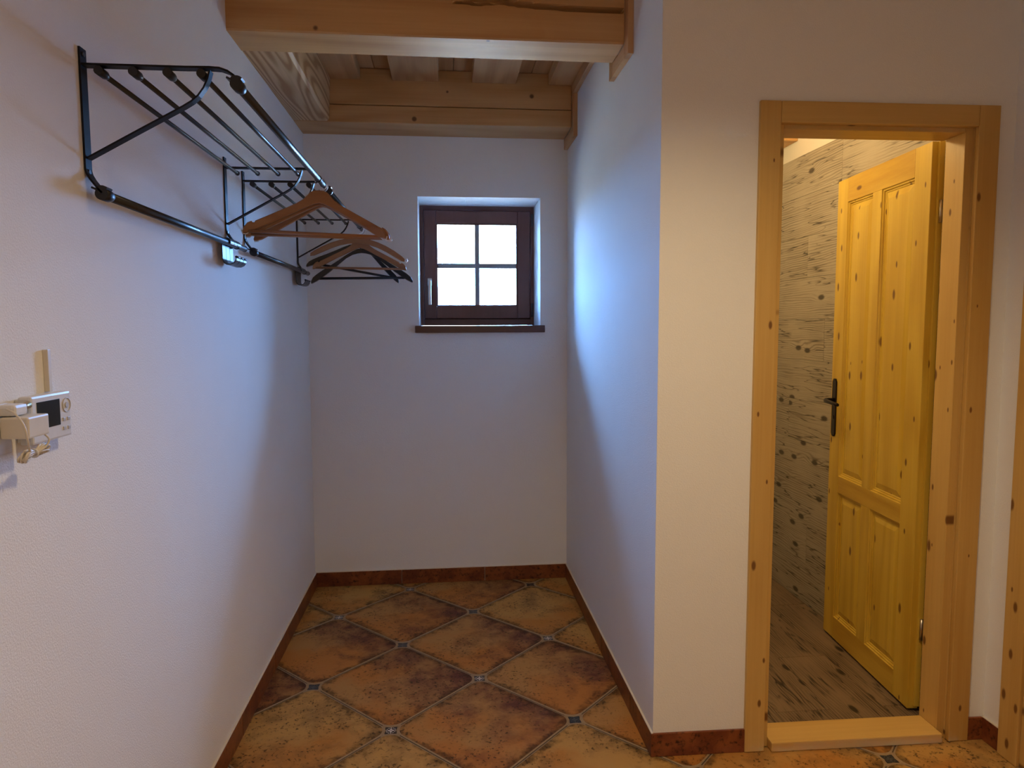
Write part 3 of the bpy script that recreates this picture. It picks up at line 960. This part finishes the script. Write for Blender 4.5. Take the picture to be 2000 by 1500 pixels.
# ------------------------------------------------------------------ coat racks
def coat_rack(y0, label):
    L = 0.876
    r = empty('coat_rack', (XL, y0, 1.64), label, 'coat rack', 'pair of black wall coat racks')
    ZA = 1.8955
    for i, y in enumerate((y0, y0 + L)):
        a, b_ = y - 0.012, y + 0.012
        up = MB()
        xx = XL + 0.0025
        up.ribbon([(xx, 1.928), (xx, 1.80), (xx, 1.695), (xx + 0.002, 1.686), (xx + 0.008, 1.675), (xx + 0.022, 1.656), (xx + 0.029, 1.648)], a, b_, 0.004)
        u_ = up.obj('upright', M_BLACK, r)
        for z in (1.916, 1.690):
            MB().tube([(XL + 0.004, y, z), (XL + 0.0065, y, z)], 0.0045, 10).obj('screw', M_HINGE, u_)
        arm = MB()
        pa = [(XL + 0.005, ZA)] + [(XL + 0.05 * k, ZA) for k in range(1, 5)] + [(XL + 0.245, ZA + 0.001)]
        pa += [(XL + 0.265, ZA), (XL + 0.280, ZA - 0.005), (XL + 0.292, ZA - 0.013), (XL + 0.302, ZA - 0.024)]
        arm.ribbon(pa, y - 0.010, y + 0.010, 0.004)
        arm.obj('arm', M_BLACK, r)
        br = MB()
        pb = [(XL + 0.0055, 1.716), (XL + 0.10, 1.769), (XL + 0.192, 1.820), (XL + 0.208, 1.830), (XL + 0.222, 1.842), (XL + 0.233, 1.857), (XL + 0.241, 1.874), (XL + 0.246, 1.891)]
        br.ribbon(pb, y - 0.009, y + 0.009, 0.0035)
        br.obj('brace', M_BLACK, r)
    for dx in (0.035, 0.0995, 0.1645, 0.229):
        bar = MB().tube([(XL + dx, y0 - 0.002, ZA - 0.012), (XL + dx, y0 + L + 0.022, ZA - 0.012)], 0.0055, 14).obj('shelf_bar', M_BLACKT, r)
        MB().tube([(XL + dx, y0 - 0.009, ZA - 0.011), (XL + dx, y0 + 0.018, ZA - 0.011), (XL + dx, y0 + 0.026, ZA - 0.0115)], 0.0088, 14, rr=[0.0088, 0.0088, 0.0066]).obj('bar_clamp', M_BLKPL, bar)
        MB().tube([(XL + dx, y0 + L + 0.016, ZA - 0.012), (XL + dx, y0 + L + 0.026, ZA - 0.012)], 0.0072, 14).obj('bar_clamp', M_BLKPL, bar)
    for nm, xx, zz in (('front_rail', XL + 0.297, ZA - 0.030), ('lower_rail', XL + 0.0305, 1.6465)):
        rail = MB().tube([(xx, y0 - 0.004, zz), (xx, y0 + L + 0.086, zz)], 0.0095, 18).obj(nm, M_BLACKT, r)
        MB().tube([(xx, y0 - 0.012, zz), (xx, y0 + 0.014, zz), (xx, y0 + 0.024, zz)], 0.0125, 18, rr=[0.0125, 0.0125, 0.0105]).obj('rail_clamp', M_BLKPL, rail)
        MB().tube([(xx, y0 + L - 0.004, zz), (xx, y0 + L + 0.004, zz)], 0.0115, 18).obj('rail_clamp', M_BLKPL, rail)
        MB().ribbon([(xx + 0.0145 * math.cos(t), zz + 0.0145 * math.sin(t)) for t in [0.25 * PI + 0.09 * PI * k for k in range(7)]] + [(xx - 0.019, zz + 0.0125)], y0 - 0.011, y0 + 0.012, 0.004).obj('clamp_claw', M_BLKPL, rail)
        MB().tube([(xx, y0 + L + 0.084, zz), (xx, y0 + L + 0.090, zz)], 0.0103, 18).obj('end_cap', M_BLKPL, rail)
    return r
Y1_, Y2_ = 1.473, 2.552
coat_rack(Y1_, 'black metal wall coat rack nearer the camera, hat shelf bars above')
coat_rack(Y2_, 'black metal wall coat rack nearer the window, hat shelf bars above')
def coat_hook(y, label, w=0.034):
    o = empty('coat_hook', (XL + 0.03, y, 1.646), label, 'hook', 'sliding coat hooks on the lower rails')
    xr_, zr_ = XL + 0.0305, 1.6465
    path = [(xr_ + 0.0125 * math.cos(t), zr_ + 0.0125 * math.sin(t)) for t in [(-0.15 + 0.1 * k) * PI for k in range(12)]]
    path += [(xr_ - 0.0135, zr_ - 0.012), (xr_ - 0.0132, zr_ - 0.03), (xr_ - 0.013, zr_ - 0.052), (xr_ - 0.009, zr_ - 0.063), (xr_ - 0.001, zr_ - 0.0685), (xr_ + 0.012, zr_ - 0.0685), (xr_ + 0.022, zr_ - 0.064), (xr_ + 0.0275, zr_ - 0.056), (xr_ + 0.029, zr_ - 0.047)]
    MB().ribbon(path, y - w / 2, y + w / 2, 0.0032).obj('hook_strip', M_BLACKT, o)
    MB().tube([(xr_ + 0.029, y - w / 2, zr_ - 0.046), (xr_ + 0.029, y + w / 2, zr_ - 0.046)], 0.004, 10).obj('hook_lip', M_BLKPL, o)
    return o
for i, nm in enumerate(('front', 'middle', 'rear')):
    coat_hook(2.258 + 0.037 * i - 0.0, nm + ' one of three black hooks on the nearer rack\'s lower rail')
for i, nm in enumerate(('front', 'middle', 'rear')):
    coat_hook(3.318 + 0.037 * i, nm + ' one of three black hooks on the rack nearer the window')

# ------------------------------------------------------------------ coat hangers
def mirror(half):
    return half + [(-x, z) for x, z in half[::-1]]
SUIT_UP = [(0.0, 0.0), (0.016, -0.001), (0.028, -0.007), (0.038, -0.018), (0.050, -0.031), (0.072, -0.046), (0.110, -0.066), (0.150, -0.087), (0.186, -0.106), (0.197, -0.112), (0.200, -0.118), (0.206, -0.1185), (0.209, -0.114), (0.220, -0.120), (0.230, -0.133), (0.233, -0.146)]
SUIT_LO = [(0.226, -0.154), (0.212, -0.150), (0.180, -0.132), (0.130, -0.103), (0.080, -0.077), (0.040, -0.056), (0.012, -0.043), (0.0, -0.041)]
ARC_UP = [(0.0, 0.0), (0.02, -0.001), (0.05, -0.007), (0.09, -0.018), (0.13, -0.034), (0.17, -0.055), (0.205, -0.078), (0.222, -0.092)]
ARC_LO = [(0.213, -0.106), (0.195, -0.098), (0.16, -0.078), (0.12, -0.057), (0.08, -0.041), (0.04, -0.031), (0.0, -0.028)]
BLK_UP = [(0.0, 0.0), (0.018, -0.002), (0.04, -0.012), (0.07, -0.030), (0.10, -0.051), (0.14, -0.078), (0.175, -0.100), (0.20, -0.118), (0.216, -0.132), (0.224, -0.148)]
BLK_LO = [(0.222, -0.158), (0.200, -0.146), (0.165, -0.122), (0.13, -0.095), (0.10, -0.069), (0.07, -0.044), (0.045, -0.029), (0.02, -0.022), (0.0, -0.020)]
def hanger(loc, yaw, roll, up, lo, mat, hookmat, label, group, bar_z=None, bar_mat=None, thick=0.013, wide=0.013, curve=0.03, neck=0.030, scale=1.0, clips=False, grips=False, bar_half=0.222):
    """loc = the point on the rail the hook hangs from (top of the rail)"""
    e = empty('coat_hanger', loc, label, 'hanger', group)
    hr = 0.0195
    top = -(2 * hr - 0.002) - neck           # height of the wooden top below the hook crown
    T = Matrix.Translation(loc) @ Matrix.Rotation(yaw, 4, 'Z') @ Matrix.Rotation(roll, 4, 'Y') @ Matrix.Scale(scale, 4)
    # body: contour in x-z, swept in y, thickness growing to the shoulders, bowed forward
    n = len(up)
    b = bmesh.new()
    U = [(x, z) for x, z in [(-x, z) for x, z in up[:0:-1]] + up]
    Lw = lo[::-1]
    Lo = [(-x, z) for x, z in lo[:-1]] + lo[::-1]     # from left tip to right tip
    # resample the lower contour to the upper point count by arc length
    def resample(P, m):
        ds = [0]
        for p, q in zip(P, P[1:]):
            ds.append(ds[-1] + math.hypot(q[0] - p[0], q[1] - p[1]))
        out = []
        for i in range(m):
            t = ds[-1] * i / (m - 1)
            for k in range(len(P) - 1):
                if ds[k] <= t <= ds[k + 1] + 1e-9:
                    f = (t - ds[k]) / max(ds[k + 1] - ds[k], 1e-9)
                    out.append((P[k][0] + f * (P[k + 1][0] - P[k][0]), P[k][1] + f * (P[k + 1][1] - P[k][1])))
                    break
        return out
    # match by x so that the body stays upright
    def low_at(x):
        P = Lo
        for p, q in zip(P, P[1:]):
            if p[0] <= x <= q[0]:
                f = (x - p[0]) / max(q[0] - p[0], 1e-9)
                return p[1] + f * (q[1] - p[1])
        return P[0][1] if x < 0 else P[-1][1]
    rows = []
    for (x, z) in U:
        h = thick / 2 + (wide - thick) / 2 * min(1, abs(x) / 0.2)
        y = -curve * (abs(x) / 0.22) ** 2
        zl = min(low_at(x), z - 0.006)
        bv = min(0.0028, (z - zl) * 0.2)
        rows.append([b.verts.new(Vector(q)) for q in ((x, y - h, zl + bv), (x, y - h, z - bv), (x, y - h + bv, z), (x, y + h - bv, z), (x, y + h, z - bv), (x, y + h, zl + bv), (x, y + h - bv, zl), (x, y - h + bv, zl))])
    for q, w in zip(rows, rows[1:]):
        for k in range(8):
            b.faces.new((q[k], q[(k + 1) % 8], w[(k + 1) % 8], w[k]))
    b.faces.new(rows[0][::-1])
    b.faces.new(rows[-1])
    bmesh.ops.recalc_face_normals(b, faces=b.faces[:])
    bmesh.ops.translate(b, vec=(0, 0, top), verts=b.verts[:])
    m_ = MB()
    m_.add(b)
    m_.xf(T)
    body = m_.obj('hanger_body', mat, e)
    # wire hook: crown at the origin, over the rail
    cz = -hr + 0.001
    hk = [(0, 0, top - 0.012), (0, 0, top + 0.004), (0, 0, cz - hr - 0.006), (0.004, 0, cz - hr - 0.001)]
    a0 = -0.42 * PI
    for k in range(19):
        t = a0 + (1.30 * PI) * k / 18
        hk.append((hr * math.cos(t), 0, cz + hr * math.sin(t)))
    m_ = MB()
    m_.tube(hk, 0.0021, 8)
    m_.xf(T)
    m_.obj('hook', hookmat, e)
    if bar_z is not None:
        m_ = MB()
        yb_ = -curve * (bar_half / 0.22) ** 2
        m_.tube([(-bar_half, yb_, top + bar_z), (bar_half, yb_, top + bar_z)], 0.0058, 12)
        m_.xf(T)
        m_.obj('trouser_bar', bar_mat or mat, e)
    if grips:
        for s_ in (-1, 1):
            m_ = MB()
            yb_ = -curve * (0.22 / 0.22) ** 2
            m_.tube([(s_ * 0.214, yb_, top - 0.147), (s_ * 0.224, yb_, top - 0.156), (s_ * 0.235, yb_ , top - 0.156), (s_ * 0.238, yb_, top - 0.146)], 0.0024, 8)
            m_.xf(T)
            m_.obj('strap_hook', M_CLEAR, e)
    if clips:
        for s_ in (-1, 1):
            m_ = MB()
            yb_ = -curve
            m_.tube([(s_ * 0.216, yb_, top - 0.092), (s_ * 0.224, yb_, top - 0.105), (s_ * 0.231, yb_, top - 0.110), (s_ * 0.236, yb_, top - 0.100), (s_ * 0.232, yb_, top - 0.090)], 0.0016, 8)
            m_.xf(T)
            m_.obj('end_clip', M_CHROME, e)
    return e
XF = XL + 0.297
ZR = 1.8955 - 0.030 + 0.0095
def R(a): return math.radians(a)
g1 = 'wooden hangers on the nearer rack'
hanger((XF, 2.372, ZR), R(2), R(2.0), SUIT_UP, SUIT_LO, M_HANG, M_CHROME, 'brown wooden hanger with bar, foremost of the bunch under the nearer rack', g1, -0.1465, grips=True, neck=0.006)
hanger((XF, 2.396, ZR), R(1), R(1.2), SUIT_UP, SUIT_LO, M_HANG, M_CHROME, 'brown wooden hanger with bar, right behind the foremost one', g1, -0.1465, grips=True, neck=0.010)
hanger((XF, 2.425, ZR), R(-15), R(0.5), SUIT_UP, SUIT_LO, M_HANG, M_CHROME, 'brown wooden hanger turned askew, rearmost of the front bunch', g1, None, grips=True, neck=0.010)
g2 = 'hangers on the rack nearer the window'
hanger((XF, 3.436, ZR), R(3), R(3), ARC_UP, ARC_LO, M_HANG2, M_CHROME, 'pale wooden bow-shaped hanger without bar, highest of the far bunch', g2, None, clips=True, neck=0.024, thick=0.011, wide=0.011)
hanger((XF, 3.457, ZR), R(2), R(0.6), SUIT_UP, SUIT_LO, M_HANG2, M_CHROME, 'pale wooden hanger with bar in front of the black hangers', g2, -0.1465, grips=False, neck=0.036, scale=0.955)
hanger((XF, 3.480, ZR), R(5), R(-1.0), BLK_UP, BLK_LO, M_BLKRUB, M_CHROME, 'black broad-shouldered hanger hanging level and lowest, far bunch', g2, -0.135, M_BLKRUB, wide=0.034, thick=0.012, neck=0.064, bar_half=0.195, scale=1.08)
hanger((XF, 3.506, ZR), R(3), R(10.0), BLK_UP, BLK_LO, M_BLKRUB, M_CHROME, 'black broad-shouldered hanger tilted down to the right, far bunch', g2, -0.135, M_BLKRUB, wide=0.034, thick=0.012, neck=0.048, bar_half=0.195)

# ------------------------------------------------------------------ thermostat, trunking, adapter
th = empty('thermostat', (XL, 1.252, 1.187), 'white wall thermostat with dark display and round dial', 'thermostat')
B(XL + 0.0005, XL + 0.007, 1.196, 1.308, 1.191, 1.264, bev=0.002).obj('back_plate', M_WHITE, th)
B(XL + 0.007, XL + 0.028, 1.192, 1.312, 1.187, 1.268, bev=0.004).obj('housing', M_WHITE, th)
B(XL + 0.0275, XL + 0.0288, 1.207, 1.275, 1.211, 1.257, bev=0.0004).obj('display', M_LCD, th)
m_ = MB()
cy, cz_ = 1.2965, 1.2435
m_.tube([(XL + 0.0285, cy + 0.0125 * math.cos(2 * PI * k / 24), cz_ + 0.0125 * math.sin(2 * PI * k / 24)) for k in range(24)], 0.0009, 6, closed=True)
dial = m_.obj('dial_ring', M_BTN, th)
MB().tube([(XL + 0.027, cy, cz_), (XL + 0.0300, cy, cz_)], 0.0050, 18).obj('dial_button', M_BTN, th)
for (y, z, w) in [(1.287, 1.219, 0.008), (1.301, 1.219, 0.008), (1.287, 1.203, 0.008), (1.301, 1.203, 0.008)]:
    B(XL + 0.0275, XL + 0.0295, y - w / 2, y + w / 2, z - 0.003, z + 0.003, bev=0.0006).obj('button', M_BTN, th)
tr_ = tag(B(XL + 0.0003, XL + 0.009, 1.283, 1.2925, 1.2684, 1.343, bev=0.0008).obj('cable_trunking', M_CREAM, None, (XL, 1.288, 1.2684)), 'thin cream cable trunking rising above the thermostat', 'trunking')
so = empty('wall_socket', (XL, 1.125, 1.22), 'white wall socket at the left edge behind the adapter', 'socket')
B(XL + 0.0004, XL + 0.010, 1.085, 1.168, 1.180, 1.262, bev=0.003).obj('face_plate', M_WHITE, so)
MB().tube([(XL + 0.010, 1.126, 1.221), (XL + 0.018, 1.126, 1.221)], 0.021, 24).obj('socket_ring', M_WHITE, so)
ad = empty('power_adapter', (XL + 0.02, 1.15, 1.21), 'cream plug-in power adapter with a tied bundle of cord', 'adapter')
B(XL + 0.019, XL + 0.061, 1.124, 1.181, 1.2085, 1.2425, bev=0.003).obj('adapter_body', M_CREAM, ad)
def cord(name, pts, r=0.0016, parent=ad, mat=None, closed=False):
    # smooth the path
    P = [Vector(p) for p in pts]
    out = []
    n = len(P)
    for i in range(n - (0 if closed else 1)):
        p0, p1, p2, p3 = [P[(i + k) % n] if closed else P[min(max(i + k, 0), n - 1)] for k in (-1, 0, 1, 2)]
        for s_ in range(5):
            t = s_ / 5
            out.append(0.5 * ((2 * p1) + (p2 - p0) * t + (2 * p0 - 5 * p1 + 4 * p2 - p3) * t * t + (3 * p1 - p0 - 3 * p2 + p3) * t ** 3))
    if not closed: out.append(P[-1])
    return MB().tube(out, r, 8, closed=closed).obj(name, mat or M_CORD, parent)
xc = XL + 0.052
bc = Vector((xc, 1.150, 1.182))      # middle of the tied bundle
cord('cord', [(XL + 0.030, 1.125, 1.256), (XL + 0.050, 1.112, 1.250), (XL + 0.064, 1.108, 1.232), (XL + 0.066, 1.112, 1.208), (XL + 0.060, 1.126, 1.190), bc])
cord('cord', [(XL + 0.058, 1.172, 1.2090), (XL + 0.062, 1.176, 1.200), (XL + 0.060, 1.170, 1.190), (XL + 0.056, 1.158, 1.184), bc])
cl_ = MB()
random.seed(3)
for i in range(9):
    for s_ in (-1, 1):
        ln_ = 0.030 + random.uniform(-0.006, 0.008)
        hh = 0.003 + 0.0013 * i * random.uniform(0.6, 1.1)
        dz = random.uniform(-0.006, 0.003) + (0.004 if s_ > 0 else -0.003)
        dx = random.uniform(-0.006, 0.006)
        P = []
        for k in range(14):
            t = 2 * PI * k / 14
            u = (1 - math.cos(t)) / 2
            P.append(bc + Vector((dx * u + 0.003 * math.sin(t), s_ * ln_ * u, dz * u + hh * math.sin(t) * (0.35 + u * 0.65))))
        cl_.tube(P, 0.0017, 6, closed=True)
cl_.obj('cord_bundle', M_CORD, ad)['kind'] = 'stuff'
MB().tube([bc + Vector((0.0065 * math.cos(2 * PI * k / 16), 0, 0.0065 * math.sin(2 * PI * k / 16))) for k in range(16)], 0.0014, 6, closed=True).obj('cord_tie', M_WHITE, ad)
pg = empty('antenna_plug', (XL + 0.03, 1.15, 1.25), 'small white plug with metal barrel above the adapter', 'plug')
B(XL + 0.0105, XL + 0.040, 1.128, 1.163, 1.2438, 1.2615, bev=0.005).obj('plug_body', M_WHITE, pg)
MB().tube([(XL + 0.026, 1.163, 1.2535), (XL + 0.026, 1.176, 1.2545), (XL + 0.026, 1.188, 1.2555)], 0.0058, 14, rr=[0.0046, 0.0058, 0.0062]).obj('plug_barrel', M_BRASS, pg)
